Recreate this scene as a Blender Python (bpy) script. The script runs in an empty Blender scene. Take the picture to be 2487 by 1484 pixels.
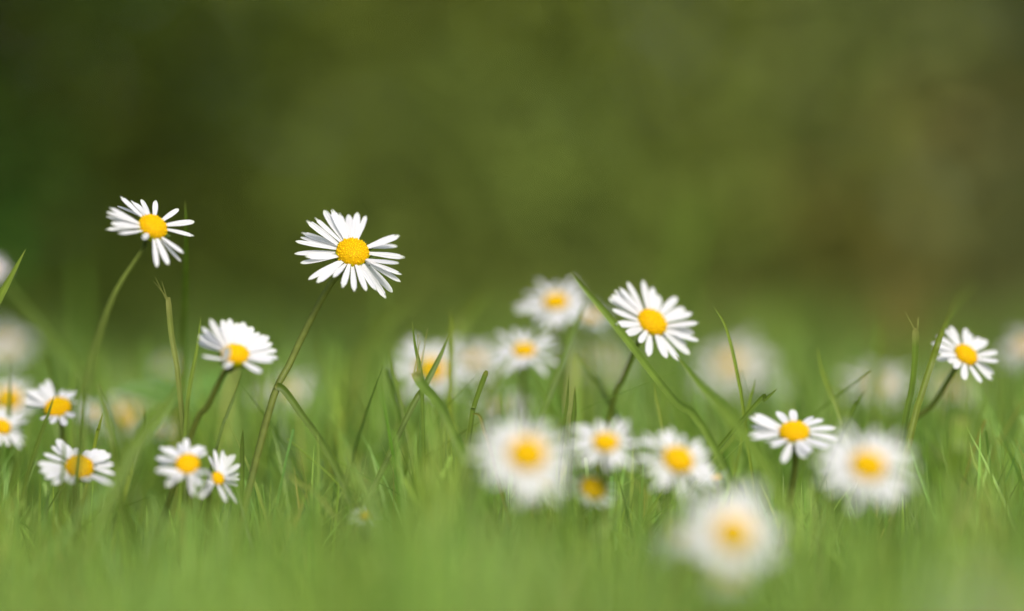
import bpy, math, random
import numpy as np
from mathutils import Vector, Matrix

random.seed(7)
rng = np.random.default_rng(11)
S = bpy.context.scene
COL = S.collection

# ------------------------------------------------------------------ camera
FOCUS, LENS, SENSOR = 0.61, 100.0, 36.0
CAM_H, PITCH = 0.071, math.radians(0.76)
cam_d = bpy.data.cameras.new('camera')
cam = bpy.data.objects.new('camera', cam_d)
COL.objects.link(cam)
cam.location = (0, 0, CAM_H)
cam.rotation_euler = (math.pi / 2 - PITCH, 0, 0)
cam_d.lens, cam_d.sensor_width = LENS, SENSOR
cam_d.clip_start, cam_d.clip_end = 0.01, 500
cam_d.dof.use_dof = True
cam_d.dof.focus_distance = FOCUS
cam_d.dof.aperture_fstop = 3.3
cam_d.dof.aperture_blades = 0
S.camera = cam

# ------------------------------------------------------------------ light
SUN = Vector((0.30, -0.60, 0.74)).normalized()
w = bpy.data.worlds.new('World')
S.world = w
w.use_nodes = True
nt = w.node_tree
sky = nt.nodes.new('ShaderNodeTexSky')
sky.sky_type = 'NISHITA'
sky.sun_disc = False
sky.sun_elevation = math.asin(SUN.z)
sky.sun_rotation = math.atan2(SUN.x, SUN.y)
sky.air_density, sky.dust_density, sky.ozone_density = 1.0, 4.0, 1.0
bg = nt.nodes['Background']
bg.inputs['Strength'].default_value = 0.14
nt.links.new(sky.outputs[0], bg.inputs['Color'])
sun_d = bpy.data.lights.new('sun', 'SUN')
sun_d.energy, sun_d.angle, sun_d.color = 2.1, math.radians(15), (1.0, 0.96, 0.9)
sun = bpy.data.objects.new('sun', sun_d)
COL.objects.link(sun)
sun.rotation_euler = SUN.to_track_quat('Z', 'Y').to_euler()
S.view_settings.view_transform = 'Standard'
S.view_settings.look = 'None'
S.view_settings.gamma = 1
S.view_settings.exposure = 0.20
S.render.engine = 'CYCLES'
S.cycles.use_denoising = True
S.cycles.max_bounces = 8
S.cycles.diffuse_bounces = 5
S.cycles.transmission_bounces = 6
S.cycles.sample_clamp_indirect = 4

# ------------------------------------------------------------------ helpers
RCAM = Matrix.Rotation(math.pi / 2 - PITCH, 3, 'X')
RIGHT, UP, TOCAM = RCAM @ Vector((1, 0, 0)), RCAM @ Vector((0, 1, 0)), RCAM @ Vector((0, 0, 1))
CPOS = Vector((0, 0, CAM_H))
PX = SENSOR / LENS / 2486.0          # one photo pixel (2486 wide) at one metre


def ray(px, py):
    return RIGHT * ((px - 1243) * PX) + UP * ((742 - py) * PX) - TOCAM


def P(px, py, d):
    return CPOS + ray(px, py) * d


def crop(ox, oy, s, pts):
    return [((ox + u / s) / 1.5446, (oy + v / s) / 1.5446) for u, v in pts]


def tag(o, label=None, cat=None, group=None, kind=None):
    if label:
        o['label'] = label
    if cat:
        o['category'] = cat
    if group:
        o['group'] = group
    if kind:
        o['kind'] = kind
    return o


def mesh_np(name, v, f, mats, tint=None, midx=None, smooth=True):
    """v (n,3), f (m,k) same-size faces or list of arrays"""
    me = bpy.data.meshes.new(name)
    v = np.asarray(v, dtype=np.float32)
    fs = f if isinstance(f, list) and isinstance(f[0], np.ndarray) else [f]
    fs = [np.asarray(a, dtype=np.int32) for a in fs if len(a)]
    loops = np.concatenate([a.ravel() for a in fs])
    tot = np.concatenate([np.full(len(a), a.shape[1], dtype=np.int32) for a in fs])
    start = np.concatenate([[0], np.cumsum(tot)[:-1]]).astype(np.int32)
    me.vertices.add(len(v))
    me.vertices.foreach_set('co', v.ravel())
    me.loops.add(len(loops))
    me.loops.foreach_set('vertex_index', loops)
    me.polygons.add(len(tot))
    me.polygons.foreach_set('loop_start', start)
    if smooth:
        me.polygons.foreach_set('use_smooth', np.ones(len(tot), dtype=bool))
    for m in (mats if isinstance(mats, (list, tuple)) else [mats]):
        me.materials.append(m)
    if midx is not None:
        me.polygons.foreach_set('material_index', np.asarray(midx, dtype=np.int32))
    if tint is not None:
        a = me.attributes.new('tint', 'FLOAT_COLOR', 'POINT')
        t = np.ones((len(v), 4), dtype=np.float32)
        t[:, :3] = tint
        a.data.foreach_set('color', t.ravel())
    me.update(calc_edges=True)
    me.validate()
    return me


def link(name, me, parent=None):
    o = bpy.data.objects.new(name, me)
    COL.objects.link(o)
    if parent is not None:
        o.parent = parent
    return o


def empty(name, loc):
    o = bpy.data.objects.new(name, None)
    o.empty_display_size = 0.005
    COL.objects.link(o)
    o.location = loc
    return o


def spline(pts, n):
    """Catmull-Rom through the points, n samples"""
    p = [Vector(q) for q in pts]
    if len(p) == 2:
        return [p[0].lerp(p[1], i / (n - 1)) for i in range(n)]
    p = [p[0] * 2 - p[1]] + p + [p[-1] * 2 - p[-2]]
    segs = len(p) - 3
    out = []
    for i in range(n):
        t = i / (n - 1) * segs
        k = min(int(t), segs - 1)
        t -= k
        a, b, c, d = p[k:k + 4]
        out.append(0.5 * ((2 * b) + (c - a) * t + (2 * a - 5 * b + 4 * c - d) * t * t + (3 * b - a - 3 * c + d) * t ** 3))
    return out


def tube(pts, radii, sides=8):
    v, f = [], []
    up = Vector((0.3, 0.9, 0.1))
    for i, p in enumerate(pts):
        t = (pts[min(i + 1, len(pts) - 1)] - pts[max(i - 1, 0)]).normalized()
        a = t.cross(up).normalized()
        b = t.cross(a)
        for k in range(sides):
            q = 2 * math.pi * k / sides
            v.append(p + (a * math.cos(q) + b * math.sin(q)) * radii[i])
    for i in range(len(pts) - 1):
        for k in range(sides):
            k2 = (k + 1) % sides
            f.append((i * sides + k, i * sides + k2, (i + 1) * sides + k2, (i + 1) * sides + k))
    return v, f


# ------------------------------------------------------------------ materials
def new_mat(name):
    m = bpy.data.materials.new(name)
    m.use_nodes = True
    t = m.node_tree
    t.nodes.clear()
    return m, t, t.nodes.new('ShaderNodeOutputMaterial')


def leafy(name, base, trans, gloss=0.06, rough=0.45, scale=300.0, vary=0.25, stripe=False, use_tint=True, bump=0.0):
    """thin plant tissue: diffuse + translucent + a little sheen"""
    m, t, out = new_mat(name)
    N, L = t.nodes, t.links
    tc = N.new('ShaderNodeTexCoord')
    no = N.new('ShaderNodeTexNoise')
    no.inputs['Scale'].default_value = scale
    no.inputs['Detail'].default_value = 3
    L.new(tc.outputs['Object'], no.inputs['Vector'])
    mr = N.new('ShaderNodeMapRange')
    mr.inputs['To Min'].default_value = 1 - vary
    mr.inputs['To Max'].default_value = 1 + vary
    L.new(no.outputs['Fac'], mr.inputs['Value'])

    def coloured(c):
        mx = N.new('ShaderNodeMix')
        mx.data_type = 'RGBA'
        mx.blend_type = 'MULTIPLY'
        mx.inputs['Factor'].default_value = 1
        mx.inputs['A'].default_value = (*c, 1)
        if use_tint:
            at = N.new('ShaderNodeAttribute')
            at.attribute_name = 'tint'
            L.new(at.outputs['Color'], mx.inputs['B'])
        else:
            mx.inputs['B'].default_value = (1, 1, 1, 1)
        vm = N.new('ShaderNodeVectorMath')
        vm.operation = 'SCALE'
        L.new(mx.outputs['Result'], vm.inputs[0])
        L.new(mr.outputs['Result'], vm.inputs['Scale'])
        return vm.outputs[0]
    df = N.new('ShaderNodeBsdfDiffuse')
    L.new(coloured(base), df.inputs['Color'])
    tr = N.new('ShaderNodeBsdfTranslucent')
    L.new(coloured(trans), tr.inputs['Color'])
    ad = N.new('ShaderNodeAddShader')
    L.new(df.outputs[0], ad.inputs[0])
    L.new(tr.outputs[0], ad.inputs[1])
    gl = N.new('ShaderNodeBsdfGlossy')
    gl.inputs['Roughness'].default_value = rough
    mix = N.new('ShaderNodeMixShader')
    fr = N.new('ShaderNodeLayerWeight')
    fr.inputs['Blend'].default_value = 0.25
    ml = N.new('ShaderNodeMath')
    ml.operation = 'MULTIPLY_ADD'
    ml.inputs[1].default_value = gloss
    ml.inputs[2].default_value = gloss * .3
    ml.use_clamp = True
    L.new(fr.outputs['Facing'], ml.inputs[0])
    L.new(ml.outputs[0], mix.inputs[0])
    L.new(ad.outputs[0], mix.inputs[1])
    L.new(gl.outputs[0], mix.inputs[2])
    if bump:
        bp = N.new('ShaderNodeBump')
        bp.inputs['Strength'].default_value = bump
        bp.inputs['Distance'].default_value = 0.0002
        L.new(no.outputs['Fac'], bp.inputs['Height'])
        L.new(bp.outputs[0], df.inputs['Normal'])
        L.new(bp.outputs[0], gl.inputs['Normal'])
    L.new(mix.outputs[0], out.inputs['Surface'])
    return m


M_GRASS = leafy('grass_leaf', (0.170, 0.262, 0.046), (0.162, 0.250, 0.021), gloss=0.10, scale=90, vary=0.22)
M_BLADE = leafy('grass_blade_leaf', (0.120, 0.165, 0.026), (0.115, 0.165, 0.014), gloss=0.06, scale=260, vary=0.25)
M_PETAL = leafy('petal_white', (0.63, 0.63, 0.645), (0.22, 0.22, 0.215), gloss=0.02, rough=0.5, scale=700, vary=0.05)
M_STEM = leafy('stem_green', (0.135, 0.165, 0.030), (0.10, 0.125, 0.012), gloss=0.05, scale=500, vary=0.3, bump=0.3)
M_CALYX = leafy('calyx_green', (0.08, 0.12, 0.03), (0.02, 0.03, 0.005), gloss=0.04, scale=700, vary=0.3, bump=0.3)
M_DISC = leafy('disc_yellow', (0.88, 0.63, 0.008), (0.05, 0.035, 0.001), gloss=0.008, scale=1500, vary=0.12)
M_SHRUB = leafy('shrub_leaf', (1, 1, 1), (0.35, 0.4, 0.3), gloss=0.015, scale=30, vary=0.3)
M_BROAD = leafy('broad_leaf', (0.10, 0.18, 0.035), (0.06, 0.11, 0.012), gloss=0.05, scale=250, vary=0.2)


def soil():
    m, t, out = new_mat('soil_and_moss')
    N, L = t.nodes, t.links
    tc = N.new('ShaderNodeTexCoord')
    no = N.new('ShaderNodeTexNoise')
    no.inputs['Scale'].default_value = 60
    no.inputs['Detail'].default_value = 8
    L.new(tc.outputs['Object'], no.inputs['Vector'])
    cr = N.new('ShaderNodeValToRGB')
    cr.color_ramp.elements[0].position = 0.35
    cr.color_ramp.elements[0].color = (0.035, 0.045, 0.012, 1)
    cr.color_ramp.elements[1].position = 0.7
    cr.color_ramp.elements[1].color = (0.075, 0.105, 0.022, 1)
    L.new(no.outputs['Fac'], cr.inputs[0])
    p = N.new('ShaderNodeBsdfPrincipled')
    p.inputs['Roughness'].default_value = 0.95
    L.new(cr.outputs[0], p.inputs['Base Color'])
    bp = N.new('ShaderNodeBump')
    bp.inputs['Strength'].default_value = 0.6
    bp.inputs['Distance'].default_value = 0.004
    L.new(no.outputs['Fac'], bp.inputs['Height'])
    L.new(bp.outputs[0], p.inputs['Normal'])
    L.new(p.outputs[0], out.inputs['Surface'])
    return m


# ------------------------------------------------------------------ the ground
gv = [(-120, -60, 0), (120, -60, 0), (120, 180, 0), (-120, 180, 0)]
g = link('ground', mesh_np('ground', gv, [(0, 1, 2, 3)], soil(), smooth=False))
tag(g, 'mossy soil the lawn and daisies grow from', 'ground', kind='structure')

# ------------------------------------------------------------------ background shrubs
# one leafy bank of mixed plants: patch colours mix leaf tone with shade painted in at left
PATCH = [  # px, py in the photo, depth, leaf colour there, shade on the left included
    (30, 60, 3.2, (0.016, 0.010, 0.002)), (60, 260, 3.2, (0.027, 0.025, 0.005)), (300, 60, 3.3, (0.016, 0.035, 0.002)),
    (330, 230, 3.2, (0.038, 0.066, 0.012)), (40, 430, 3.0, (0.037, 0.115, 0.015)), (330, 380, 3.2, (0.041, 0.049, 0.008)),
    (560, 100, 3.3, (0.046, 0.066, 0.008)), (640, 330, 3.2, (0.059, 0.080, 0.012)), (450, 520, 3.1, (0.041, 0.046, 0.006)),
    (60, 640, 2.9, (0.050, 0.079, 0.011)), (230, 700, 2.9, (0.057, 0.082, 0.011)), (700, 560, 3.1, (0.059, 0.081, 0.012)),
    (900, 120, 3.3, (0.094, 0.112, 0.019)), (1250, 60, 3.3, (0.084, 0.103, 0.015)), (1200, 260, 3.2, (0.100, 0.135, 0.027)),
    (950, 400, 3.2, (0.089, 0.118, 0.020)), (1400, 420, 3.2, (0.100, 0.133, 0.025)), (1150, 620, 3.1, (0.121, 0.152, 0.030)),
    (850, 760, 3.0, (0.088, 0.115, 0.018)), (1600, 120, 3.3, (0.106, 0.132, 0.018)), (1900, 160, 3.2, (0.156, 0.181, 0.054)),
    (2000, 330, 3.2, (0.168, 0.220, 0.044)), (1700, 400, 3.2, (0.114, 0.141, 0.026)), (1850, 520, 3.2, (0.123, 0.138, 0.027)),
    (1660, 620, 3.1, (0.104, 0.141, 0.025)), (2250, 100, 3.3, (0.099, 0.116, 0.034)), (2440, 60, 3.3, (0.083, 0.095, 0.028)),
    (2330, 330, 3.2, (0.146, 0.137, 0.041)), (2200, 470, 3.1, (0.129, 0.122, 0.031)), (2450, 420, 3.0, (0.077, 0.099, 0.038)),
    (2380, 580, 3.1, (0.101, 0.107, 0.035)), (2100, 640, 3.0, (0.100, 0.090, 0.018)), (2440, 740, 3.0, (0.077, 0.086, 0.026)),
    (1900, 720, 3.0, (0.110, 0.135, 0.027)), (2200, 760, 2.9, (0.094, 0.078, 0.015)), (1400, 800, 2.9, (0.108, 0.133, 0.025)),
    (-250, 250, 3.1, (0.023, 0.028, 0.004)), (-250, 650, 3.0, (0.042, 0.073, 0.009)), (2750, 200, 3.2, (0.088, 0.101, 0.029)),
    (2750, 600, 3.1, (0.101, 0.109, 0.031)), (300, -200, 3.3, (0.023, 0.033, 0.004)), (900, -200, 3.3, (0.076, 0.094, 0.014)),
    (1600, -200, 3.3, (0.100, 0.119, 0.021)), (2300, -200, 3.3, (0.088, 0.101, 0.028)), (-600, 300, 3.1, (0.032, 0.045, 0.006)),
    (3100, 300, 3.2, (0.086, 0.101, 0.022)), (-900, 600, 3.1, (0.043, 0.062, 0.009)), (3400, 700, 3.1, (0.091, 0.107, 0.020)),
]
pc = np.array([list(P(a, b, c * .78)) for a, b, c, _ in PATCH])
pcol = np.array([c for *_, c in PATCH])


def leaves(cent, size, tilt_up=0.35, r=rng):
    """one pointed folded leaf per centre: 6 verts, 4 faces"""
    n = len(cent)
    d = r.normal(size=(n, 3))
    d /= np.linalg.norm(d, axis=1)[:, None]
    nn = r.normal(size=(n, 3)) * 0.55 + np.array([0.15, -0.75, tilt_up + 0.35])
    s = np.cross(d, nn)
    s /= np.linalg.norm(s, axis=1)[:, None]
    nn = np.cross(s, d)
    L = size[:, None]
    W = L * r.uniform(0.3, 0.5, (n, 1))
    base, tip = cent - d * L * .5, cent + d * L * .5 - nn * L * .12
    mid = cent + nn * L * -.04
    v = np.stack([base, mid - s * W * .5 + nn * L * .05 - d * L * .06, mid + s * W * .5 + nn * L * .05 - d * L * .06, tip, mid], 1)
    f = np.array([[0, 4, 1], [1, 4, 3], [0, 2, 4], [2, 3, 4]])
    faces = (np.arange(n)[:, None, None] * 5 + f[None]).reshape(-1, 3)
    return v.reshape(-1, 3), faces


def shrub_bank():
    n = 110000
    x = rng.uniform(-2.2, 2.2, n)
    dep = rng.uniform(0, 1, n) ** 1.3 * 1.1
    z = rng.uniform(0, 1, n) ** 0.9 * 1.75
    bulge = 0.10 * np.sin(x * 3.1 + 1) + 0.06 * np.sin(x * 6.7)
    y = 2.12 - .45 / (1 + np.exp((x + .14) * 22)) + dep + bulge + 0.45 * z
    top = 1.35 + .25 * np.sin(x * 2.3) + .12 * np.sin(x * 7.1)
    k = z < top + rng.normal(0, .06, n)
    c = np.stack([x, y, z], 1)[k]
    size = rng.uniform(.022, .05, len(c))
    m = 60000                                               # taller, larger leaved growth behind
    cb = np.stack([rng.uniform(-4, 4, m), rng.uniform(3.3, 4.9, m), rng.uniform(0, 3.0, m)], 1)
    cb = cb[cb[:, 2] < 2.5 + .4 * np.sin(cb[:, 0] * 1.7)]
    c = np.concatenate([c, cb])
    size = np.concatenate([size, rng.uniform(.08, .14, len(cb))])
    v, f = leaves(c, size)
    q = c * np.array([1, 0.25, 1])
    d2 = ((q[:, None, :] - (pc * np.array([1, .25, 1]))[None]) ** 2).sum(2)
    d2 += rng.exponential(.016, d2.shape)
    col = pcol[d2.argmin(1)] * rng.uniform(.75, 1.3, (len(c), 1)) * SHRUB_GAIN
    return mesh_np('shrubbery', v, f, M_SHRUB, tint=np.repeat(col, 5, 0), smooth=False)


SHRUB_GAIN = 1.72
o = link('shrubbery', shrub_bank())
tag(o, 'dark green and olive shrubbery far behind the lawn, blurred into one mass', 'shrubbery', kind='stuff')

# ------------------------------------------------------------------ trunk and crown added out of view, shading far lawn and left shrubs
def shade_tree():
    base = Vector((1.55, -.75, 0))
    root = empty('added_tree', base)
    tag(root, 'leafy trunk and crown added outside the view to shade lawn and shrubs', 'added_tree')
    tp = spline([Vector((0, 0, -.02)), Vector((-.03, .02, .8)), Vector((-.15, .06, 1.7)), Vector((-.5, .2, 2.5)), Vector((-.95, .6, 2.9))], 20)
    v, f = tube(tp, [.07 - .0028 * i for i in range(20)], 10)
    v2, f2 = tube(spline([tp[10], Vector((-.35, 0, 2.2)), Vector((-.75, -.05, 2.75))], 10), [.035 - .0025 * i for i in range(10)], 8)
    n0 = len(v)
    v, f = v + v2, f + [tuple(q + n0 for q in p) for p in f2]
    link('trunk', mesh_np('trunk', np.array([list(p) for p in v]), np.array(f), M_STEM, tint=np.tile([.8, .55, .9], (len(v), 1))), root)
    c = []
    for o_, rr, n in (((-.95, .65, 2.7), .62, 2600), ((-.72, -.02, 2.7), .42, 1300), ((-.30, .03, 2.72), .46, 900)):
        u = rng.normal(size=(n, 3))
        u /= np.linalg.norm(u, axis=1)[:, None]
        c.append(np.array(o_) + u * (rng.uniform(0, 1, (n, 1)) ** .45) * rr * np.array([1, 1, .7]))
    c = np.concatenate(c)
    v, f = leaves(c, rng.uniform(.05, .09, len(c)))
    col = np.array([.07, .11, .02]) * rng.uniform(.7, 1.3, (len(c), 1))
    link('crown', mesh_np('crown', v, f, M_SHRUB, tint=np.repeat(col, 5, 0), smooth=False), root)


shade_tree()

# ------------------------------------------------------------------ the turf
SKY_X = [-400, 0, 300, 450, 620, 720, 815, 840, 935, 960, 1000, 1140, 1190, 1300, 1500, 1640, 1720, 1800, 1900, 2040, 2120, 2240, 2320, 2486, 2900]
SKY_Y = [1080, 1100, 1200, 1200, 1160, 1080, 1020, 1245, 1245, 1020, 1020, 1020, 1130, 1135, 1120, 1165, 1180, 1190, 1150, 1150, 1180, 1160, 1060, 1000, 1000]
NEAR_X = [-400, 0, 600, 1100, 1560, 1620, 1980, 2060, 2486, 2900]
NEAR_Y = [1300, 1330, 1270, 1210, 1270, 1390, 1440, 1300, 1290, 1290]


def turf():
    zones = [(.17, .46, 3.4e4, 5, .95), (.46, .82, 5.4e4, 6, .72), (.82, 1.5, 1.5e4, 4, 1.1), (1.5, 2.5, 5e3, 3, 1.7)]
    V, F, T = [], [], []
    off = 0
    for d0, d1, dens, seg, wk in zones:
        n = int(dens * ((.25 * (d1 ** 2 - d0 ** 2)) + .16 * (d1 - d0)))
        d = np.sqrt(rng.uniform(d0 ** 2, d1 ** 2, n))
        x = rng.uniform(-1, 1, n) * (.25 * d + .08)
        px = 1243 + x / d / PX
        h = np.clip(rng.normal(.032, .008, n), .012, .050)
        lim = np.interp(px, SKY_X, SKY_Y) + np.abs(rng.normal(0, 30, n)) - 10
        limn = np.interp(px, NEAR_X, NEAR_Y) + np.abs(rng.normal(0, 40, n))
        limn = np.where(rng.uniform(0, 1, n) < .20, limn - rng.uniform(30, 140, n), limn)
        gap = ((px > 610) & (px < 1185)) | (px > 2210) | (px < 70)
        frow = (px > 1180) & (px < 1760)
        lim = np.where((rng.uniform(0, 1, n) < .22) & frow, lim - rng.uniform(20, 130, n), lim)
        limn = np.where((rng.uniform(0, 1, n) < .10) & (px > 1500) & (px < 2250), limn - rng.uniform(30, 130, n), limn)
        lim = np.where((rng.uniform(0, 1, n) < .12) & gap & (d > .54), lim - rng.uniform(30, 130, n), lim)
        k = np.clip((d - .40) / .12, 0, 1)
        lim = lim * k + limn * (1 - k)
        hmax = CAM_H - (lim - 650) * PX * d
        front = d < .66
        h = np.where(gap & (d > .54) & (d < .7), h * rng.uniform(.9, 1.45, n), h)
        h = np.where(d < .42, h * 1.25, h)
        wave = np.sin(x * 70 + d * 20) + np.sin(x * 37 - d * 33 + 2)
        h = h * (1 + .12 * wave * (d < .6))
        hmax = hmax - .0035 * (1 - np.clip(wave, -1, 1)) * (d < .5)
        h = np.where(front, np.minimum(h * 1.1, hmax), h)
        if d0 > .4:
            tall = (d > .64) & (d < 1.0) & (rng.uniform(0, 1, n) < .48)
            h = np.where(tall, h * rng.uniform(1.1, 1.75, n), h)
        if d0 > .8:
            h = np.clip(h * rng.uniform(.75, 1.0, n), .01, np.where(d < .9, .048, .036))
            tuft = (np.sin(x * 29 + 2 * np.sin(d * 7)) + np.sin(x * 13 - d * 11) + np.sin(x * 47 + d * 19)) / 3
            h = np.where(d > .9, h * (.75 + 1.25 * np.clip(tuft, 0, 1) * rng.uniform(.5, 1.2, n)), h)
        h = np.minimum(h, np.where(d > .9, .066, np.where(d > .64, .054, .050)))
        keep = h > .006
        d, x, h = d[keep], x[keep], h[keep]
        n = len(d)
        yaw = rng.uniform(0, 2 * np.pi, n)
        lean = np.abs(rng.normal(0, .55, n))
        curl = rng.uniform(-.1, .9, n)
        dirv = np.stack([np.cos(yaw), np.sin(yaw), np.zeros(n)], 1)
        fy = yaw + np.pi / 2 + rng.normal(0, .5, n)
        side = np.stack([np.cos(fy), np.sin(fy), np.zeros(n)], 1)
        nor = np.cross(side, np.array([0, 0, 1.0]))
        wd = rng.uniform(.0009, .0021, n) * wk
        root = np.stack([x, d, np.full(n, -.001)], 1)
        cut = rng.uniform(0, 1, n) < .18
        rows = []
        for i in range(seg + 1):
            t = i / seg
            hor = lean * (t * .55 + curl * t * t * .7) * h
            ver = t * h * (1 - .10 * curl * t)
            c = root + dirv * hor[:, None] + np.array([0, 0, 1.0]) * ver[:, None]
            prof = np.where(cut, (1 - .35 * t), (1 - t ** 2.2) ** .8) * (.75 + .25 * min(1, t * 4))
            prof = np.maximum(prof, .04)
            hw = (wd * prof * .5)[:, None]
            rows += [c - side * hw, c + nor * hw * .45, c + side * hw]
        v = np.stack(rows, 1)                     # n, 3*(seg+1), 3
        m = 3 * (seg + 1)
        f = []
        for i in range(seg):
            for j in range(2):
                a = i * 3 + j
                f.append([a, a + 1, a + 4, a + 3])
        f = np.array(f)
        F.append((np.arange(n)[:, None, None] * m + f[None]).reshape(-1, 4) + off)
        off += n * m
        V.append(v.reshape(-1, 3))
        clump = (np.sin(x * 95 + 3 * np.sin(d * 31)) + np.sin(x * 41 + d * 57 + 1.3) + np.sin(x * 23 - d * 88))[:, None] / 3
        b = rng.uniform(.55, 1.4, (n, 1)) * (1 + .32 * clump)
        hue = rng.normal(0, .10, (n, 1))
        col = np.concatenate([b * (1 + hue), b, b * (1 - hue * .8)], 1)
        dead = rng.uniform(0, 1, n) < .03
        col[dead] = np.array([2.3, 1.35, 2.0]) * rng.uniform(.7, 1.1, (dead.sum(), 1))
        tt = np.repeat(col[:, None, :], m, 1)
        T.append(tt.reshape(-1, 3))
    return mesh_np('grass', np.concatenate(V), np.concatenate(F), M_GRASS, tint=np.concatenate(T))


o = link('grass', turf())
tag(o, 'short green lawn grass around the daisies', 'grass', kind='stuff')

# ------------------------------------------------------------------ daisies
PWHITE, PGREEN = np.array([1, 1, 1.0]), np.array([.86, .95, .60])


def petal_np(nx, ny, r, curv, chan, notch, pinch, sway):
    chan *= .22
    sway *= .6
    """unit petal: x 0..1, y -.5...5, thin and slightly channelled"""
    v, t = [], []
    for i in range(nx + 1):
        x = i / nx
        hw = .5 * (.36 + .64 * min(1, x / .55) ** .8) if x < .55 else .5 * math.sqrt(max(0, 1 - ((x - .55) / .462) ** 2.6)) ** pinch
        hw = max(hw, .04)
        for j in range(ny + 1):
            s = j / ny * 2 - 1
            xx = x
            if i >= nx - 1:
                xx = x - notch * (abs(math.sin(s * 4.2)) * .05) - .02 * (i == nx) * s * s
            z = curv * x * x - chan * (1 - s * s) * hw + .022 * math.cos(s * 7.5) * (x > .1) * hw
            v.append((xx, s * hw + sway * x * x, z))
            k = min(1, max(0, (x - .9) / .1)) * .55 + min(1, max(0, (.12 - x) / .12)) * .6
            t.append(PWHITE * (1 - k) + PGREEN * k)
    f = [(i * (ny + 1) + j, (i + 1) * (ny + 1) + j, (i + 1) * (ny + 1) + j + 1, i * (ny + 1) + j + 1)
         for i in range(nx) for j in range(ny)]
    return np.array(v), np.array(f), np.array(t)


R2 = random.Random(5)
PV_HI = [petal_np(14, 8, R2, R2.uniform(-.09, .03), R2.uniform(-.16, .22), R2.choice([0, 1, 1.6]), R2.choice([.8, .9, 1, 1.1, 1.5]), R2.uniform(-.06, .06)) for _ in range(12)]
PV_LO = [petal_np(7, 4, R2, R2.uniform(-.10, .02), R2.uniform(-.16, .22), R2.choice([0, 1]), R2.uniform(.8, 1.1), R2.uniform(-.06, .06)) for _ in range(10)]
PM_HI = [mesh_np('petal', v, f, M_PETAL, tint=t) for v, f, t in PV_HI]


def ico(sub=1):
    import bmesh
    bm = bmesh.new()
    bmesh.ops.create_icosphere(bm, subdivisions=sub, radius=1)
    v = np.array([p.co[:] for p in bm.verts])
    f = np.array([[q.index for q in p.verts] for p in bm.faces])
    bm.free()
    return v, f


ICO = ico(1)


def disc_mesh(nfl, seed, greenish=0.0):
    """unit flower disc (radius 1, axis z): a low dome of packed florets"""
    r = np.random.default_rng(seed)
    V, F, T = [], [], []
    off = 0
    prof = [(1.0, -.30), (1.04, 0), (1.0, .22), (.86, .38), (.62, .50), (.34, .56), (.02, .575)]
    ns = 24
    for a, z in prof:
        for k in range(ns):
            q = 2 * math.pi * k / ns
            V.append((a * math.cos(q), a * math.sin(q), z))
            T.append((.76, .60, .5) if z > .1 else (.42, .68, 1.2))
    for i in range(len(prof) - 1):
        for k in range(ns):
            k2 = (k + 1) % ns
            F.append((i * ns + k, i * ns + k2, (i + 1) * ns + k2, (i + 1) * ns + k))
    off = len(V)
    tri = []
    for i in range(nfl):
        t = (i + .5) / nfl
        rad = math.sqrt(t) * 1.02
        q = i * 2.39996 + r.normal(0, .09)
        rad *= 1 + r.normal(0, .012)
        z = .575 - .36 * rad ** 2.4 - max(0, rad - .93) * 2.2
        opened = rad > .55
        s = (.075 if opened else .062) * r.uniform(.85, 1.2) * (9.5 / math.sqrt(nfl)) * 1.0
        stretch = 2.3 if opened else 1.0
        nrm = Vector((math.cos(q) * rad ** 2 * .9, math.sin(q) * rad ** 2 * .9, 1)).normalized()
        m = nrm.to_track_quat('Z', 'X').to_matrix()
        v = ICO[0] * np.array([s, s, s * stretch])
        v = v @ np.array(m).T + np.array([rad * math.cos(q), rad * math.sin(q), z])
        V += [tuple(p) for p in v]
        if rad > .955 and r.uniform() < .75:
            c = np.array([.62, .84, 1.0])
        else:
            c = np.array([1, 1.0, 1]) * r.uniform(.88, 1.1)
            c[1] *= 1.06 - .16 * (rad > .62) + r.normal(0, .05)
        c = c * (1 - greenish) + np.array([.55, .8, 1.5]) * greenish
        T += [tuple(c)] * len(v)
        tri.append(ICO[1] + off)
        off += len(v)
    return mesh_np('disc', np.array(V), [np.array(F), np.concatenate(tri)], M_DISC, tint=np.array(T))


DISC_HI = [disc_mesh(170, s) for s in (1, 2)]
DISC_LO = disc_mesh(60, 3)
DISC_GREEN = disc_mesh(60, 4, .55)


def calyx_mesh():
    V, F = [], []
    ns = 26
    prof = [(.25, -.95), (.60, -.85), (.95, -.55), (1.10, -.25)]
    for a, z in prof:
        for k in range(ns):
            q = 2 * math.pi * k / ns
            V.append((a * math.cos(q), a * math.sin(q), z))
    for i in range(len(prof) - 1):
        for k in range(ns):
            k2 = (k + 1) % ns
            F.append((i * ns + k, i * ns + k2, (i + 1) * ns + k2, (i + 1) * ns + k))
    tris = []
    for k in range(13):                                    # pointed bracts
        q = 2 * math.pi * k / 13
        b = len(V)
        for dq, a, z in ((-.2, 1.0, -.45), (.2, 1.0, -.45), (.13, 1.35, -.16), (-.13, 1.35, -.16), (0, 1.62, -.10)):
            V.append((a * math.cos(q + dq), a * math.sin(q + dq), z - .02))
        F.append((b, b + 1, b + 2, b + 3))
        tris.append((b + 3, b + 2, b + 4))
    return mesh_np('calyx', np.array(V), [np.array(F), np.array(tris)], M_CALYX, tint=np.ones((len(V), 3)))


CALYX = calyx_mesh()


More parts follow.
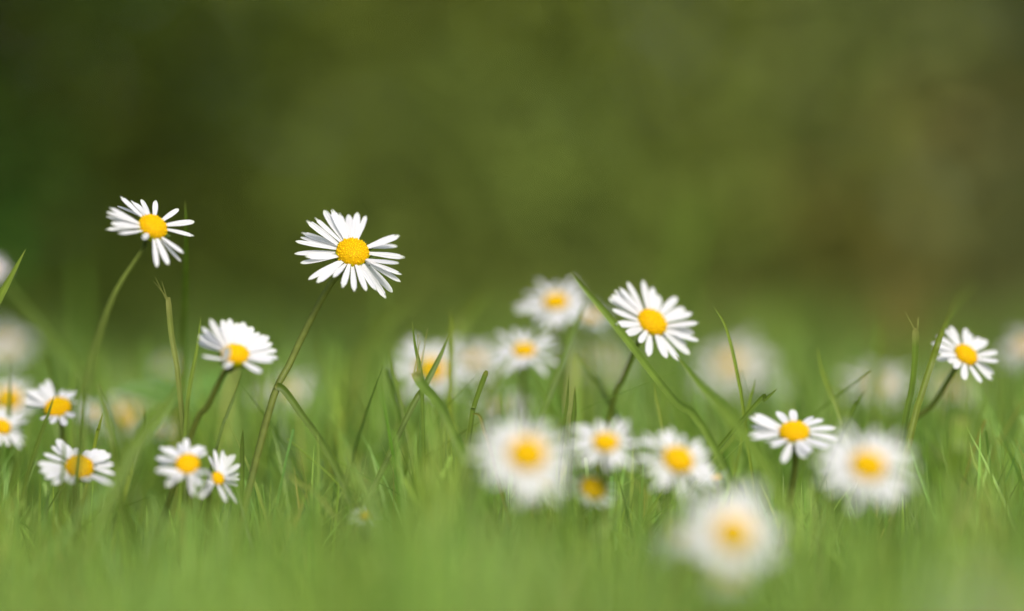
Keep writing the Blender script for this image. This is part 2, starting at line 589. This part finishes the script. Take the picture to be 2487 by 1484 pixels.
def daisy(label, px, py, d, R, disc, tilt, phi, n=34, tips=None, stem=None, seed=0, sharp=False, droop=0.0, sr=.0006,
          foot=None, wf=.14, tint=None, dmesh=None, spread=.22, offc=.0, stem_tint=(1, 1, 1), extra=()):
    """R, disc: petal-tip and disc radius in photo px at depth d; tilt off the line of sight (deg) towards image direction phi"""
    r = random.Random(seed * 77 + 3)
    c = P(px, py, d)
    mpp = PX * d
    R, rd = R * mpp, disc * mpp
    tl, ph = math.radians(tilt), math.radians(phi)
    nv = (TOCAM * math.cos(tl) + (RIGHT * math.cos(ph) + UP * math.sin(ph)) * math.sin(tl)).normalized()
    c = c - nv * rd * .35                                  # the aimed pixel is the dome, c the plane of the petals
    ax = RIGHT.cross(nv).cross(nv).normalized() * -1
    ax = (RIGHT - nv * RIGHT.dot(nv)).normalized()
    ay = nv.cross(ax)
    HM = Matrix((ax, ay, nv)).transposed().to_4x4()
    neck = c - nv * rd * 1.0
    # stem
    if stem:
        pts = [neck, neck.lerp(P(*stem[0]), .4) - nv * rd * .12] + [P(*q) for q in stem]
        last = pts[-1]
        if last.z > 0:
            dr = (pts[-1] - pts[-2])
            k = last.z / max(.004, -dr.z) if dr.z < 0 else 1
            k = min(k, .03 / max(.001, math.hypot(dr.x, dr.y)))
            pts.append(Vector((last.x + dr.x * k * .6, last.y + dr.y * k * .6, -.002)))
    else:
        h = neck.z
        fx, fy = foot if foot else (r.uniform(-.25, .25) * h, r.uniform(0, .25) * h)
        base = Vector((neck.x + fx, neck.y + fy + .004, -.002))
        pts = [neck, neck - nv * rd * 1.2 - Vector((0, 0, rd * .8)), base.lerp(neck, .45) + Vector((fx * -.12, .001, 0)), base]
    base = pts[-1].copy()
    base.z = 0
    root = empty('daisy', base)
    tag(root, label, 'daisy', 'daisies growing in the lawn')
    ns = 26 if sharp else 14
    sp = spline(pts, ns)
    sp = [p - base for p in sp]
    rad = [sr * (1.35 - .35 * min(1, i / 3)) * (1 + .35 * i / ns) for i in range(ns)]
    v, f = tube(sp, rad, 9 if sharp else 6)
    so = link('stem', mesh_np('stem', np.array(v), np.array(f), M_STEM, tint=np.tile(np.array(stem_tint), (len(v), 1))), root)
    ch = Matrix.Translation(c - base) @ HM
    co = link('calyx', CALYX, root)
    co.matrix_basis = ch @ Matrix.Diagonal((rd * .88, rd * .88, rd, 1))
    do = link('disc', dmesh or (DISC_HI[seed % 2] if sharp else DISC_LO), root)
    do.matrix_basis = ch @ Matrix.Rotation(r.uniform(0, 6), 4, 'Z') @ Matrix.Diagonal((rd, rd, rd, 1))
    # petals: list of (base, tip, width) in world
    pet = []
    if tips:
        for i, (u, w_) in enumerate(tips):
            rd_ = ray(u, w_)
            Rt = R * r.uniform(.95, 1.05)
            oc = CPOS - c
            A, B, C = rd_.dot(rd_), 2 * rd_.dot(oc), oc.dot(oc) - Rt * Rt
            D = B * B - 4 * A * C
            if D > 0:
                ts = [(-B - math.sqrt(D)) / (2 * A), (-B + math.sqrt(D)) / (2 * A)]
                t = min(ts, key=lambda q: abs((CPOS + rd_ * q - c).dot(nv)))
            else:
                t = -B / (2 * A)
            T = CPOS + rd_ * t
            pl = T - c
            pl = (pl - nv * pl.dot(nv))
            pl = pl.normalized() if pl.length > 1e-6 else ax
            b = c + pl * rd * .80 + nv * rd * (.02 + .10 * (i % 2) + r.uniform(-.03, .03))
            pet.append((b, T, r.uniform(.76, 1.16)))
    else:
        for i in range(n):
            a = 2 * math.pi * (i + r.uniform(-.3, .3)) / n
            if r.random() < .06:
                continue
            el = r.gauss(-droop, spread)
            Lr = R * r.uniform(.72, 1.12)
            pl = ax * math.cos(a) + ay * math.sin(a)
            b = c + pl * rd * .80 + nv * rd * (.02 + .10 * (i % 2))
            T = b + (pl * math.cos(el) + nv * math.sin(el)) * (Lr - rd * .8)
            pet.append((b, T, r.uniform(.85, 1.15)))
    for (bu, bv, bd), (tu, tv, td) in extra:
        pet.append((P(bu, bv, bd), P(tu, tv, td), 1.0))
    VV, FF, TT = [], [], []
    off = 0
    for i, (b, T, wk) in enumerate(pet):
        x = (T - b)
        L = x.length
        x.normalize()
        z = (nv - x * nv.dot(x)).normalized()
        y = z.cross(x)
        roll = r.gauss(0, .13)
        y, z = y * math.cos(roll) + z * math.sin(roll), z * math.cos(roll) - y * math.sin(roll)
        M = Matrix((x, y, z)).transposed().to_4x4()
        W = R * wf * wk
        M = Matrix.Translation(b - base) @ M @ Matrix.Diagonal((L, W, L * .8, 1))
        if sharp:
            po = link('petal', PM_HI[r.randrange(len(PM_HI))], root)
            po.matrix_basis = M
        else:
            v, f, t = PV_LO[r.randrange(len(PV_LO))]
            mm = np.array(M)
            VV.append(v @ mm[:3, :3].T + mm[:3, 3])
            FF.append(f + off)
            TT.append(t if tint is None else t * np.array(tint))
            off += len(v)
    if not sharp:
        link('petals', mesh_np('petals', np.concatenate(VV), np.concatenate(FF), M_PETAL, tint=np.concatenate(TT)), root)
    return root


tA = crop(340, 680, 2.9675, [(320, 162), (300, 250), (205, 280), (190, 330), (165, 400), (230, 470), (155, 540), (300, 595), (450, 195), (500, 215), (565, 182), (720, 215),
                             (975, 310), (1155, 445), (1165, 600), (1040, 800), (1000, 895), (865, 925), (745, 955), (600, 620)])
tB = crop(1040, 740, 3.5333, [(225, 725), (240, 580), (305, 525), (305, 468), (380, 290), (485, 265), (615, 178), (718, 140), (815, 200), (940, 220),
                              (1062, 192), (1175, 240), (1630, 490), (1580, 650), (1710, 790), (1612, 885), (1655, 1015), (1635, 1115), (1530, 1255),
                              (1450, 1340), (1325, 1245), (1180, 1235), (1020, 1245), (865, 1190), (745, 1045), (520, 1125), (420, 1070), (310, 870), (370, 775)])
tC = crop(720, 1160, 5.3, [(95, 620), (130, 490), (170, 340), (335, 185), (600, 190), (745, 165), (890, 270), (1040, 220), (1190, 340), (1340, 430), (1540, 510),
                           (1620, 660), (1690, 790), (1715, 940), (1400, 1270), (660, 1150), (190, 930), (1600, 1010), (960, 300), (450, 300), (1120, 330), (1440, 500)])
tD = crop(2260, 1020, 4.1225, [(95, 405), (140, 350), (200, 270), (245, 220), (385, 150), (615, 105), (690, 260), (780, 205), (890, 345), (1140, 390), (1290, 545), (1400, 610),
                               (1490, 790), (1440, 950), (1480, 1070), (1350, 1270), (1190, 1380), (1000, 1350), (715, 1305), (560, 1110), (365, 960), (195, 810), (150, 580), (1300, 1120)])
tE = crop(3460, 1180, 4.637, [(490, 190), (400, 240), (760, 235), (850, 310), (1010, 390), (1120, 440), (1300, 650), (1330, 820), (1260, 1030), (1220, 1150), (1020, 1180),
                              (720, 1130), (230, 770), (150, 600), (160, 480), (230, 345), (430, 830), (300, 690), (560, 920)])
tF = crop(2780, 1500, 5.7075, [(150, 370), (250, 290), (180, 560), (140, 720), (170, 810), (650, 970), (760, 215), (1100, 215), (1540, 340), (1770, 370), (2040, 570),
                               (2090, 810), (1860, 1000), (1380, 1260), (900, 1340), (1480, 1090), (500, 900)])
tP = crop(0, 1380, 3.092, [(540, 140), (460, 190), (380, 240), (320, 240), (270, 300), (260, 370), (280, 440), (430, 520), (470, 590), (600, 640), (730, 240), (810, 260), (890, 270), (930, 390), (760, 660), (880, 560)])
tS = crop(0, 1380, 3.092, [(660, 820), (590, 900), (490, 990), (420, 1110), (450, 1190), (520, 1270), (620, 1330), (830, 1330), (810, 960), (880, 910), (1030, 960),
                           (1150, 930), (1220, 950), (1300, 990), (1340, 1110), (1380, 1240), (1330, 1350), (740, 870), (1040, 1290)])
tT = crop(540, 1620, 4.948, [(190, 460), (290, 270), (400, 260), (560, 320), (640, 180), (780, 90), (1040, 220), (1120, 240), (1180, 330), (430, 980), (240, 700), (390, 800),
                             (590, 900), (920, 1180), (1070, 1000), (1150, 760), (240, 580), (700, 250), (940, 250)])
tU = crop(540, 1620, 4.948, [(1320, 300), (1480, 310), (1540, 400), (1630, 400), (1690, 410), (1800, 580), (1790, 760), (1770, 880), (1730, 980), (1660, 1140), (1760, 1350), (1540, 1270),
                             (1080, 1210), (1000, 1230), (1200, 420), (1130, 700), (1150, 950)])

# ---- the sharp ones
daisy('tall daisy leaning left with ragged gaps between its drooping petals, highest on the left', 374, 546, .600, 124, 36, 50, 55, tips=tA, sharp=True, seed=1, wf=.118,
      stem=[(345, 608, .601), (285, 700, .590), (245, 800, .575), (212, 930, .555), (196, 1040, .54)], sr=.00043, stem_tint=(.8, .86, .7))
daisy('largest sharp daisy with a full ring of long white petals on a tall bare stem', 857, 607, .610, 142, 40, 38, 75, tips=tB, sharp=True, seed=2, wf=.120,
      stem=[(806, 685, .612), (758, 770, .612), (705, 880, .61), (650, 1010, .605)], sr=.00062)
daisy('daisy below the tall ones, petals fanned upward and one petal folded over its yellow centre', 571, 855, .588, 108, 34, 52, 82, tips=tC, sharp=True, seed=3, wf=.20,
      stem=[(545, 905, .590), (505, 985, .592), (462, 1060, .594)], stem_tint=(.9, .9, .8), sr=.0005, extra=[((545, 879, .5815), (552, 842, .580))])
daisy('open white daisy beside the long arching blade, right of the centre', 1587, 778, .628, 116, 38, 46, 55, tips=tD, sharp=True, seed=4, wf=.18,
      stem=[(1542, 850, .634), (1512, 920, .638), (1484, 995, .64)], stem_tint=(1.3, 1.3, 1), sr=.00045)
daisy('daisy on a dark slanting stem whose left petals are crossed by a brown blade', 2348, 858, .630, 86, 30, 46, 58, tips=tE, sharp=True, seed=5, wf=.22,
      stem=[(2312, 906, .634), (2262, 985, .636), (2190, 1060, .637)], stem_tint=(1, 1, .9), sr=.00048)
daisy('low daisy with few broad petals in front of the pale blurred one', 1928, 1043, .588, 112, 36, 54, 95, tips=tF, sharp=True, seed=6, wf=.20)
daisy('daisy at the left edge cluster with flat orange yellow centre and dark stem', 139, 984, .635, 94, 32, 50, 95, tips=tP, sharp=True, seed=7, wf=.16)
daisy('daisy low at left with two green blades crossing its yellow centre', 194, 1130, .590, 106, 34, 44, 70, tips=tS, sharp=True, seed=8, wf=.20)
daisy('daisy of the touching pair with pointed petals and the bigger round centre', 455, 1124, .580, 98, 29, 36, 85, tips=tT, sharp=True, seed=9, wf=.18)
daisy('daisy of the touching pair turned aside, its small centre half hidden by petals', 531, 1161, .590, 96, 17, 44, 30, tips=tU, sharp=True, seed=10, wf=.15)

# ---- blurred ones behind and in front of the focus
daisy('blurred daisy behind the top of the long arching blade', 1348, 728, .685, 96, 30, 54, 95, n=30, seed=11)
daisy('blurred daisy head showing only right petals, just right of the arching blade top', 1436, 765, .715, 62, 18, 66, 70, n=26, seed=12, tint=(.9, .95, 1))
daisy('blurred flat daisy with small orange centre below the one behind the arching blade', 1272, 847, .672, 90, 27, 56, 90, n=29, seed=13)
daisy('blurred daisy behind the crossed grass blades and the split blade tip', 1046, 893, .70, 112, 36, 44, 80, n=29, seed=14)
daisy('blurred daisy showing white petals only, right of the crossed blades', 1150, 872, .74, 104, 22, 70, 100, n=36, seed=15, tint=(1, .98, .93))
daisy('pale blurred front daisy with a big hazy yellow centre, leftmost of the front row', 1280, 1098, .515, 128, 46, 34, 80, n=29, seed=16)
daisy('blurred daisy with half its yellow centre hidden by grass, second in the front row', 1470, 1070, .556, 92, 31, 50, 88, n=29, seed=17)
daisy('blurred daisy with large orange centre, third in the front row', 1648, 1112, .556, 116, 38, 42, 70, n=29, seed=18)
daisy('sunken daisy with greenish yellow centre under the front row of daisies', 1442, 1182, .560, 58, 31, 46, 60, n=22, seed=19, dmesh=DISC_GREEN, tint=(.85, .92, .8))
daisy('very blurred big daisy nearest the camera at the bottom right', 1782, 1290, .485, 140, 46, 34, 75, n=29, seed=20)
daisy('blurred round daisy with orange centre right of the low sharp one', 2108, 1126, .524, 128, 42, 36, 85, n=29, seed=21)
daisy('blurred daisy with wide pale centre at the left edge, behind the dark stemmed one', 20, 966, .690, 76, 32, 40, 80, n=34, seed=22)
daisy('daisy cut by the left edge with orange centre, low under the blurred pale one', 6, 1034, .640, 70, 22, 46, 60, n=32, seed=23)
daisy('heavily blurred white daisy high at the left edge of the lawn', 8, 838, .83, 84, 24, 60, 100, n=40, seed=24)
daisy('pinkish white daisy barely entering at the left edge above the others', -24, 650, .70, 48, 14, 40, 90, n=34, seed=25, tint=(1, .93, .97))
daisy('blurred cream daisy cut by the right edge', 2488, 838, .75, 78, 22, 62, 120, n=38, seed=26, tint=(1, .97, .92))
daisy('blurred yellowish daisy behind the thin curved blade, right of centre', 1770, 880, .80, 118, 30, 56, 110, n=36, seed=27, tint=(1, .98, .88), droop=.15)
daisy('faint white petals lying behind the yellowish blurred daisy', 1850, 925, .80, 80, 14, 70, 70, n=30, seed=28, tint=(.93, 1, .9))
daisy('blurred daisy behind the short grass left of the brown tipped blade', 2130, 930, .755, 98, 26, 62, 95, n=34, seed=29, tint=(1, .98, .9))
daisy('blurred beige daisy behind the dark slanting stem', 2310, 935, .78, 76, 20, 60, 90, n=30, seed=30, tint=(1, .93, .78))
daisy('blurred daisy with pale yellow centre under the broad leaf', 305, 1005, .75, 92, 30, 58, 90, n=34, seed=31, tint=(1, .98, .88))
daisy('blurred pale daisy right of the slanting tall stem', 690, 945, .75, 84, 22, 60, 95, n=32, seed=32, tint=(1, .98, .86))
daisy('blurred greyish daisy standing behind the open white one with the dark stem', 1460, 880, .86, 84, 18, 66, 85, n=32, seed=33, tint=(.82, .82, .66))
daisy('small blurred white daisy behind the pair, left of the slanted stems', 398, 1045, .70, 50, 13, 66, 90, n=26, seed=34, tint=(.9, .95, .9))
daisy('small blurred white daisy behind the torn pale blade', 408, 890, .80, 48, 14, 66, 100, n=28, seed=35, tint=(.85, .92, .85))
daisy('small hidden daisy sunk in the grass at the bottom centre', 888, 1250, .580, 44, 15, 50, 90, n=14, seed=36, tint=(.85, .95, .75), dmesh=DISC_GREEN)
daisy('white blurred daisy above the leftmost daisy of the front row', 1215, 985, .72, 84, 16, 66, 95, n=34, seed=37, tint=(.96, .95, .85))
daisy('small white bud half open right of the large orange centre daisy', 1738, 1158, .58, 34, 11, 72, 100, n=18, seed=38, tint=(.88, .96, .88))
daisy('very blurred drooping daisy under the one nearest the camera', 1775, 1392, .465, 66, 20, 70, 85, n=24, seed=39, droop=.4, tint=(.9, .97, .8))
daisy('very blurred whitish daisy left of the one nearest the camera', 1652, 1292, .49, 78, 16, 64, 110, n=26, seed=40, droop=.3, tint=(.88, .95, .82))
daisy('drooping pale petals of a daisy sunk under the leftmost front daisy', 1325, 1178, .54, 64, 15, 66, 60, n=22, seed=41, tint=(.84, .92, .74), dmesh=DISC_GREEN)
daisy('huge faint daisy blurred to a haze in the bottom right corner', 2380, 1475, .35, 105, 30, 60, 90, n=30, seed=42, tint=(.95, 1, .85))
daisy('white daisy mostly hidden behind the dark stem of the left cluster', 232, 1000, .70, 60, 16, 62, 80, n=26, seed=43, tint=(.92, .96, .92))


# ------------------------------------------------------------------ single grass blades
def blade(label, pts, wmm, col=(1, 1, 1), tip='point', face=0.0, torn=0, n=26):
    """pts: (px, py, depth) from tip to the lowest point in view; the blade goes on down into the ground"""
    q = [P(*p) for p in pts]
    last, dr = q[-1], (q[-1] - q[-2]).normalized()
    if last.z > .001:
        run = last.z * min(1.0, math.hypot(dr.x, dr.y) / max(.25, -dr.z))
        hd = Vector((dr.x, dr.y, 0))
        hd = hd.normalized() * run * .85 if hd.length > 1e-6 else Vector((0, 0, 0))
        q.append(Vector((last.x + hd.x, last.y + hd.y, -.001)))
    base = q[-1].copy()
    base.z = 0
    s = spline(q, n)
    V, F, T = [], [], []
    wd = wmm * .82 / 1000
    for i, p in enumerate(s):
        t = (s[min(i + 1, n - 1)] - s[max(i - 1, 0)]).normalized()
        side = t.cross(TOCAM)
        side = side.normalized() if side.length > .05 else RIGHT
        nr = side.cross(t)
        a = face + .25 * math.sin(i * .17)
        side, nr = side * math.cos(a) + nr * math.sin(a), nr * math.cos(a) - side * math.sin(a)
        u = i / (n - 1)
        if tip == 'point':
            k = min(1, (u / .38)) ** .75
        elif tip == 'blunt':
            k = min(1, .5 + u / .05)
        else:
            k = min(1, .75 + u / .2)
        k = max(k * (1 - .12 * u), .05)
        hw = wd * .5 * k
        for j in range(5):
            e = j / 2 - 1
            V.append(p - base + side * hw * e - nr * hw * .45 * (1 - abs(e)))
            c = np.array(col) * (1.12 if j == 2 else (.92 if j in (1, 3) else 1.0))
            if torn and u < .16:
                c = c * (u / .16) + np.array([1.9, 1.35, 2.6]) * (1 - u / .16)
            elif tip != 'point' and u < .06:
                c = c * .4 + np.array([1.5, 1.05, 1.6]) * .6
            elif tip == 'point' and u < .05:
                c = c * .6 + np.array([1.6, 1.2, 1.6]) * .4
            T.append(c)
    for i in range(n - 1):
        for j in range(4):
            a = i * 5 + j
            F.append((a, a + 1, a + 6, a + 5))
    if torn:
        r = random.Random(torn)
        for k in range(3):                                  # frayed fibres at the cut
            a0 = s[0] - base
            t = (s[0] - s[2]).normalized()
            sd = t.cross(TOCAM).normalized()
            st = a0 + sd * wd * r.uniform(-.35, .35)
            L = wd * r.uniform(1.5, 4)
            en = st + (t + sd * r.uniform(-.9, .9)) * L
            b = len(V)
            th = wd * .10
            V += [st - sd * th - t * th * 4, st + sd * th - t * th * 4, en + sd * th * .3, en - sd * th * .3]
            T += [np.array([1.6, 1.2, 2.0])] * 4
            F.append((b, b + 1, b + 2, b + 3))
    me = mesh_np('grass_blade', np.array([list(x) for x in V]), np.array(F), M_BLADE, tint=np.array(T))
    o = link('grass_blade', me)
    o.location = base
    tag(o, label, 'grass blade', 'tall single grass blades')
    return o


LT, DK, YL, PL, BR = (1.35, 1.35, 1.2), (.8, .85, .8), (1.35, 1.25, .8), (1.5, 1.4, 1.9), (1.1, .85, .8)
blade('pointed light blade leaning in at the left edge', [(62, 606, .612), (20, 684, .612), (-30, 780, .612), (-75, 900, .61)], 2.2, LT)
blade('blurred dark blade slanting down right behind the left daisies', [(-60, 590, .70), (20, 690, .70), (110, 795, .70), (200, 905, .69), (270, 1000, .69)], 1.5, (.9, 1, .8))
blade('tall upright blade rising beside the left tall daisy', [(449, 487, .622), (452, 560, .625), (450, 700, .64), (445, 850, .655), (441, 1060, .66)], 1.6, (.72, .82, .6), face=.3)
blade('pale torn blade with frayed fibres at its tip', [(408, 722, .608), (416, 810, .608), (428, 880, .607), (437, 960, .606)], 1.5, (1.35, 1.15, 1.5), tip='cut', torn=3)
blade('thin upright blade touching the left petals of the fanned daisy', [(488, 768, .606), (478, 850, .606), (459, 950, .605), (450, 1045, .604)], 1.2, LT)
blade('broad dark green blade slanting down left under the broad leaf', [(444, 932, .565), (400, 990, .56), (350, 1050, .555), (300, 1140, .55)], 3.2, (.85, .95, .7), face=.2)
blade('dark upright blade left of the daisy with two crossing blades', [(238, 930, .585), (258, 1000, .583), (272, 1070, .58), (285, 1150, .58)], 2.2, DK)
blade('sharp dark blade crossing the left daisy centre', [(200, 925, .583), (199, 1010, .583), (192, 1100, .583), (184, 1190, .583)], 1.5, (.42, .55, .35), face=.3)
blade('thin dark blade crossing left petals of the low left daisy', [(156, 1060, .584), (155, 1100, .584), (152, 1160, .584)], .9, DK)
blade('olive blade rising behind the low left daisy', [(250, 1000, .607), (240, 1040, .607), (228, 1090, .607)], 1.0, YL)
blade('slim dark blade standing between the left edge daisies', [(132, 960, .60), (112, 1020, .60), (84, 1100, .60), (62, 1180, .60)], 1.3, DK)
blade('sharp thin blade curving left above the split blade tip', [(1000, 778, .612), (1008, 840, .612), (1019, 890, .612), (1024, 935, .612), (1026, 1000, .612)], 1.2, (.85, .95, .8))
blade('light upright blade crossing the one behind the split blade tip', [(1093, 748, .640), (1096, 810, .64), (1094, 900, .64), (1092, 990, .64)], 1.6, YL, face=.4)
blade('dark blade leaning right across the blurred orange centre', [(1092, 810, .618), (1066, 870, .616), (1030, 940, .613), (985, 1020, .61)], 1.7, DK)
blade('stubby green blade with a split withered tip', [(1008, 902, .600), (1028, 938, .598), (1060, 975, .595), (1100, 1050, .59)], 2.8, (.8, .95, .75), tip='cut', torn=5)
blade('short blunt blade leaning right in front of the white petals', [(1182, 900, .610), (1165, 945, .61), (1150, 990, .61), (1142, 1040, .61)], 1.4, (.9, .95, .8), tip='blunt')
blade('withered bent blade below the short blunt one', [(1146, 1004, .606), (1164, 1010, .605), (1176, 1050, .604), (1192, 1100, .603)], 1.1, BR)
blade('long broad blade arching down right from above the blurred daisies', [(1385, 660, .626), (1418, 702, .626), (1462, 752, .624), (1512, 812, .62), (1568, 885, .612), (1640, 975, .60), (1720, 1060, .59)], 2.2, (1.05, 1.15, .9))
blade('long blurred blade slanting down to the low daisy of few petals', [(1640, 860, .60), (1700, 935, .585), (1772, 1010, .57), (1830, 1090, .56), (1885, 1195, .55)], 3.0, (1.1, 1.2, .95))
blade('dark blade crossing the blurred daisy behind the arching blade', [(1424, 722, .645), (1404, 775, .645), (1375, 850, .64), (1335, 960, .635), (1310, 1040, .63)], 1.9, (.8, .9, .8))
blade('pale blurred blade arching left above the flat blurred daisy', [(1195, 706, .72), (1160, 735, .72), (1120, 790, .72), (1080, 880, .71), (1060, 960, .70)], 2.8, (1.2, 1.15, 1))
blade('faint blurred blade leaning right behind the tall bare stem', [(1020, 712, .74), (960, 760, .74), (900, 825, .74), (860, 920, .74)], 2.4, (1.15, 1.1, 1))
blade('faint upright blade behind the large sharp daisy', [(935, 520, .80), (930, 620, .80), (925, 720, .8), (925, 860, .8)], 2.0, (1, 1.1, .9))
blade('thin light blade bending left at its tip, right of the open daisy', [(1733, 746, .616), (1758, 785, .616), (1778, 850, .616), (1793, 925, .616), (1806, 1005, .616)], 1.0, (1.3, 1.3, 1))
blade('soft light blade curving left above the pale round daisy', [(1984, 843, .632), (1996, 900, .632), (2018, 960, .632), (2042, 1020, .63)], 1.5, LT)
blade('sharp upright blade with a brown withered point', [(2223, 797, .616), (2221, 870, .616), (2212, 950, .616), (2196, 1030, .615)], 1.8, (.9, 1, .75), tip='blunt', torn=9)
blade('brownish blade crossing the petals of the daisy on the dark stem', [(2372, 680, .70), (2330, 725, .68), (2290, 800, .622), (2262, 880, .615), (2235, 965, .61), (2215, 1040, .605)], 1.9, (.95, .9, .55))
blade('wide pale blurred blade standing left of the brown pointed one', [(2136, 765, .70), (2132, 850, .70), (2126, 940, .70), (2122, 1040, .69)], 3.0, (1.15, 1.2, 1.1))
blade('small dark blade leaning right above the low daisy', [(1887, 944, .612), (1855, 972, .612), (1816, 1004, .612)], 1.3, (.85, .95, .8))
blade('short dark blade leaning right, left of the soft pale upright', [(2099, 948, .625), (2080, 980, .625), (2060, 1020, .625)], 1.2, (.8, .9, .75))
blade('thin short blade between the curved one and the small dark one', [(1833, 918, .625), (1826, 955, .625), (1815, 1000, .625)], .8, LT)
blade('dark blunt blade bending right in front of the tall bare stem', [(668, 936, .606), (690, 948, .606), (735, 1010, .603), (785, 1080, .598), (845, 1200, .59)], 2.0, (.72, .8, .7), tip='blunt')
blade('small dark upright blade right of the touching pair', [(590, 1042, .606), (588, 1085, .606), (588, 1130, .606)], 1.3, DK)
blade('straw coloured broken blade lying in the grass left of the hidden daisy', [(700, 1152, .580), (735, 1180, .579), (790, 1222, .578)], 1.0, (1.7, 1.4, 1.6), tip='blunt')
blade('thin dark blade standing between the first two front row daisies', [(1382, 905, .617), (1377, 980, .617), (1366, 1060, .617)], .9, DK)
blade('dark spear of grass right of the thin one between the front daisies', [(1396, 938, .617), (1394, 1000, .617), (1388, 1070, .617)], 1.6, (.7, .78, .65))
blade('pale thin blade below the open white daisy', [(1588, 925, .625), (1594, 975, .625), (1606, 1030, .624)], .9, (1.35, 1.3, 1.1))
blade('light bent blade in the grass under the dark slanting stem', [(2354, 1072, .612), (2366, 1120, .61), (2392, 1180, .608)], 1.3, LT)
blade('wide cut blade with square top at the right', [(2334, 1012, .555), (2325, 1080, .55), (2312, 1160, .55)], 4.2, (1.05, 1.15, .9), tip='cut')
blade('thin blade bending left of the blurred daisy with crossed blades', [(946, 840, .635), (958, 910, .635), (978, 1000, .63)], 1.1, (1, 1.05, .9))
blade('dark blade slanting down to meet the stem of the open white daisy', [(1398, 855, .655), (1440, 915, .65), (1482, 985, .645)], 1.5, (.75, .82, .7))
blade('broad pale near blade leaning right in the blurred foreground centre', [(1100, 1010, .53), (1070, 1080, .525), (1040, 1160, .52), (1015, 1260, .52)], 3.0, (1.35, 1.35, 1.2), face=.2)
blade('second broad pale near blade, parallel and lower in the foreground centre', [(1130, 1090, .52), (1105, 1150, .515), (1075, 1240, .51)], 3.0, (1.4, 1.4, 1.3), face=.2)
blade('bright green near blade standing between the crossed blades and the pale ones', [(1040, 960, .56), (1045, 1020, .558), (1052, 1100, .555)], 2.2, (1.05, 1.25, .9))
blade('faint light green blade far behind the open white daisy', [(1690, 455, 1.05), (1680, 540, 1.05), (1660, 640, 1.05), (1640, 800, 1.05)], 4.0, (1.1, 1.35, .9))
blade('faint upright blade left of the fanned daisy, far behind', [(190, 600, .85), (195, 700, .85), (200, 850, .85)], 3.0, (.9, 1.1, .8))
blade('dark thin blade leaning left over the pale blurred centre left of the stem', [(350, 985, .625), (352, 1040, .625), (330, 1110, .62)], 1.0, DK)
blade('yellow straw stalk lying low left of the foreground', [(455, 1290, .59), (430, 1320, .588), (402, 1356, .585)], 1.1, (1.6, 1.35, 1.4), tip='blunt')
blade('short pale blade in the grass below the low left daisy', [(325, 1120, .60), (318, 1150, .6), (306, 1190, .6)], 1.2, (1.5, 1.4, 1.5))


blade('thin dark stalk slanting under the fanned daisy, right of its stem', [(589, 900, .62), (572, 950, .62), (550, 1010, .618), (532, 1065, .616)], .9, DK)


# ------------------------------------------------------------------ broad leaves and far plants
def leafy_plant(name, label, cat, specs, mat, cols):
    """specs: (base px, py, d) (tip px, py, d) width px"""
    roots = P(*specs[0][0])
    base = Vector((roots.x, roots.y, 0))
    root = empty(name, base)
    tag(root, label, cat)
    for k, (b, t, wpx) in enumerate(specs):
        b3, t3 = P(*b), P(*t)
        mid = b3.lerp(t3, .5) + Vector((0, 0, .1)) * (t3 - b3).length
        s = spline([b3, mid, t3], 13)
        w_ = wpx * PX * b[2]
        V, F = [], []
        for i, p in enumerate(s):
            tv = (s[min(i + 1, 12)] - s[max(i - 1, 0)]).normalized()
            sd = tv.cross(Vector((0, -.75, .65))).normalized()
            nr = sd.cross(tv)
            u = i / 12
            hw = w_ * .5 * max(.06, math.sin(math.pi * min(1, u ** .8 * .96 + .03)) ** .8)
            for j in range(5):
                e = j / 2 - 1
                V.append(list(p - base + sd * hw * e + nr * hw * .25 * abs(e) * (1 + .3 * math.sin(i * 1.7))))
        for i in range(12):
            for j in range(4):
                a = i * 5 + j
                F.append((a, a + 1, a + 6, a + 5))
        c = np.array(cols[k % len(cols)])
        link('leaf', mesh_np('leaf', np.array(V), np.array(F), mat, tint=np.tile(c, (len(V), 1))), root)
        # stalk down to the ground
        g0 = Vector((base.x, base.y, -.001))
        sp = spline([b3, b3.lerp(g0, .5) + Vector((.001, .001, 0)), g0], 8)
        v, f = tube([p - base for p in sp], [w_ * .05 + .0004] * 8, 6)
        link('stalk', mesh_np('stalk', np.array([list(x) for x in v]), np.array(f), M_STEM, tint=np.ones((len(v), 3))), root)
    return root


leafy_plant('lawn_weed', 'broad soft green leaf above the blurred daisy behind the left tall stems', 'weed',
            [((430, 985, .67), (275, 945, .665), 52), ((455, 1005, .70), (545, 900, .71), 50), ((440, 990, .69), (350, 915, .70), 36)], M_BROAD, [(1, 1.05, 1), (1.1, 1.2, 1.1), (.9, 1, 1)])
leafy_plant('lawn_weed', 'light green leafy weed blurred behind the lawn, right of the open white daisy', 'weed',
            [((1890 + 8 * (k % 3), 880, 1.2 + .02 * k), (1800 + 20 * k, 820 - 90 * math.sin(math.pi * (k + .5) / 9) - 22 * (k % 2), 1.18 + .02 * k), 34) for k in range(9)], M_BROAD, [(2.6, 2.1, 2.0), (2.2, 1.9, 1.8), (2.4, 2.0, 1.8)])
leafy_plant('withered_plant', 'brown withered leaves blurred behind the blades at the right', 'dead plant',
            [((2190, 860, 1.2), (2150, 660, 1.2), 70), ((2200, 860, 1.22), (2250, 690, 1.25), 70), ((2195, 860, 1.18), (2110, 780, 1.15), 60)], M_BROAD, [(1.55, .72, .7), (1.4, .75, .7)])
